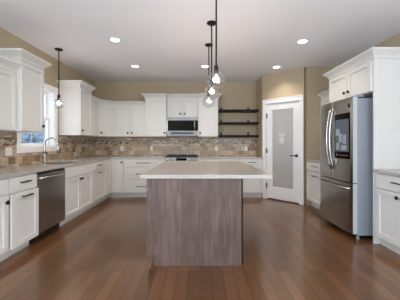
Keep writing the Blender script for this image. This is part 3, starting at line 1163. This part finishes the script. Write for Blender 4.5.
for k in range(3):
    y0 = 0.025 + k * (L - 0.03) / 3
    y1 = 0.025 + (k + 1) * (L - 0.03) / 3 - 0.004
    bm = bmesh.new()
    box(bm, IX0 - 0.018, IX0 + 0.004, y0, y1, 0.115, 0.69)
    dd = obj('door', bm, M['island'], t, bevel=0.002)
    bm = bmesh.new()
    box(bm, IX0 - 0.018, IX0 + 0.004, y0, y1, 0.70, 0.865)
    dw = obj('drawer', bm, M['island'], t, bevel=0.002)
    ym = (y0 + y1) / 2
    for par, zz in ((dd, 0.64), (dw, 0.78)):
        obj('pull', B((IX0 - 0.05, IX0 - 0.04, ym - 0.08, ym + 0.08, zz - 0.006, zz + 0.006),
                      (IX0 - 0.04, IX0 - 0.018, ym - 0.07, ym - 0.06, zz - 0.005, zz + 0.005),
                      (IX0 - 0.04, IX0 - 0.018, ym + 0.06, ym + 0.07, zz - 0.005, zz + 0.005)), M['black'], par)
tag(obj('island_countertop', B((-0.60, 0.72, IY0 - 0.03, 4.38, CZ0, CZ1)), M['quartz'], bevel=0.003),
    'large greige quartz slab on top of the island, overhanging one long side', 'countertop')

# ------------------------------------------------------------------ lamps


def pendant(label, x, y, gz, r, group, bulb_w):
    t = thing('pendant_lamp', label, 'pendant lamp', (x, y, H), 0, group)
    bm = bmesh.new()
    lathe(bm, [(0.0, -0.022), (0.045, -0.022), (0.06, -0.012), (0.062, 0.0), (0, 0)], seg=24)
    obj('canopy', bm, M['black'], t, smooth=True)
    zc = gz - H
    bm = bmesh.new()
    tube(bm, [(0, 0, -0.02), (0, 0, zc + r + 0.06)], 0.0085, 8)
    obj('rod', bm, M['black'], t)
    bm = bmesh.new()
    lathe(bm, [(0.0, zc + r + 0.065), (0.014, zc + r + 0.062), (0.022, zc + r + 0.045), (0.024, zc + r - 0.005), (0.02, zc + r - 0.03), (0, zc + r - 0.031)], seg=16)
    obj('socket', bm, M['black'], t, smooth=True)
    bm = bmesh.new()
    prof = [(0.03, r * 1.02)]
    n = 16
    a0 = math.asin(0.03 / r)
    for k in range(n + 1):
        a = a0 + (PI - a0) * k / n
        prof.append((r * math.sin(a), r * math.cos(a) * 0.95))
    rings = []
    seg = 28
    for rr, hh in prof:
        rings.append([bm.verts.new((max(rr, 1e-4) * math.cos(2 * PI * q / seg), max(rr, 1e-4) * math.sin(2 * PI * q / seg), zc + hh)) for q in range(seg)])
    for a, b in zip(rings, rings[1:]):
        for q in range(seg):
            bm.faces.new((a[q], a[(q + 1) % seg], b[(q + 1) % seg], b[q]))
    gl = obj('glass_globe', bm, M['globe'], t, smooth=True)
    bm = bmesh.new()
    lathe(bm, [(0.0, -0.04), (0.011, -0.035), (0.019, -0.02), (0.021, -0.006), (0.017, 0.014), (0.012, 0.032), (0.012, 0.05), (0, 0.05)], (0, 0, zc + r - 0.081), seg=16)
    obj('bulb', bm, M['bulb'], t, smooth=True)
    d = bpy.data.lights.new('bulb_light', 'POINT')
    d.energy = bulb_w
    d.color = (1.0, 0.86, 0.70)
    d.shadow_soft_size = 0.04
    o = bpy.data.objects.new('bulb_light', d)
    C.objects.link(o)
    o.parent = t
    o.location = (0, 0, zc - 0.01)


for x, y, lab in ((0.165, 2.54, 'clear globe pendant nearest the camera over the island'),
                  (0.146, 3.14, 'clear globe pendant second of the three over the island'),
                  (0.136, 3.84, 'clear globe pendant farthest of the three over the island')):
    pendant(lab, x, y, 1.865, 0.095, 'glass globe pendants over the island', 9)
pendant('clear globe pendant hanging on its own over the sink', -2.27, 4.02, 1.86, 0.085, None, 7)


def downlight(label, x, y, power):
    t = thing('recessed_light', label, 'ceiling light', (x, y, H), 0, 'recessed ceiling lights')
    bm = bmesh.new()
    lathe(bm, [(0.066, 0.0), (0.066, -0.004), (0.09, -0.006), (0.094, 0.0)], seg=28)
    obj('trim_ring', bm, M['trim'], t)
    bm = bmesh.new()
    lathe(bm, [(0.065, 0.0), (0.065, -0.002), (0, -0.003)], seg=28)
    obj('lens', bm, M['lens'], t)
    d = bpy.data.lights.new('downlight', 'SPOT')
    d.energy = power
    d.color = (1.0, 0.90, 0.78)
    d.spot_size = math.radians(128)
    d.spot_blend = 0.75
    d.shadow_soft_size = 0.07
    o = bpy.data.objects.new('downlight', d)
    C.objects.link(o)
    o.parent = t
    o.location = (0, 0, -0.02)


downlight('recessed ceiling light nearer the camera on the sink side', -1.245, 3.66, 42)
downlight('recessed ceiling light farther back on the sink side', -1.275, 4.92, 42)
downlight('recessed ceiling light in the middle, behind the island pendants', 0.10, 4.92, 42)
downlight('recessed ceiling light nearer the camera on the refrigerator side', 1.525, 3.72, 42)
downlight('recessed ceiling light in front of the pantry door', 1.52, 4.97, 42)
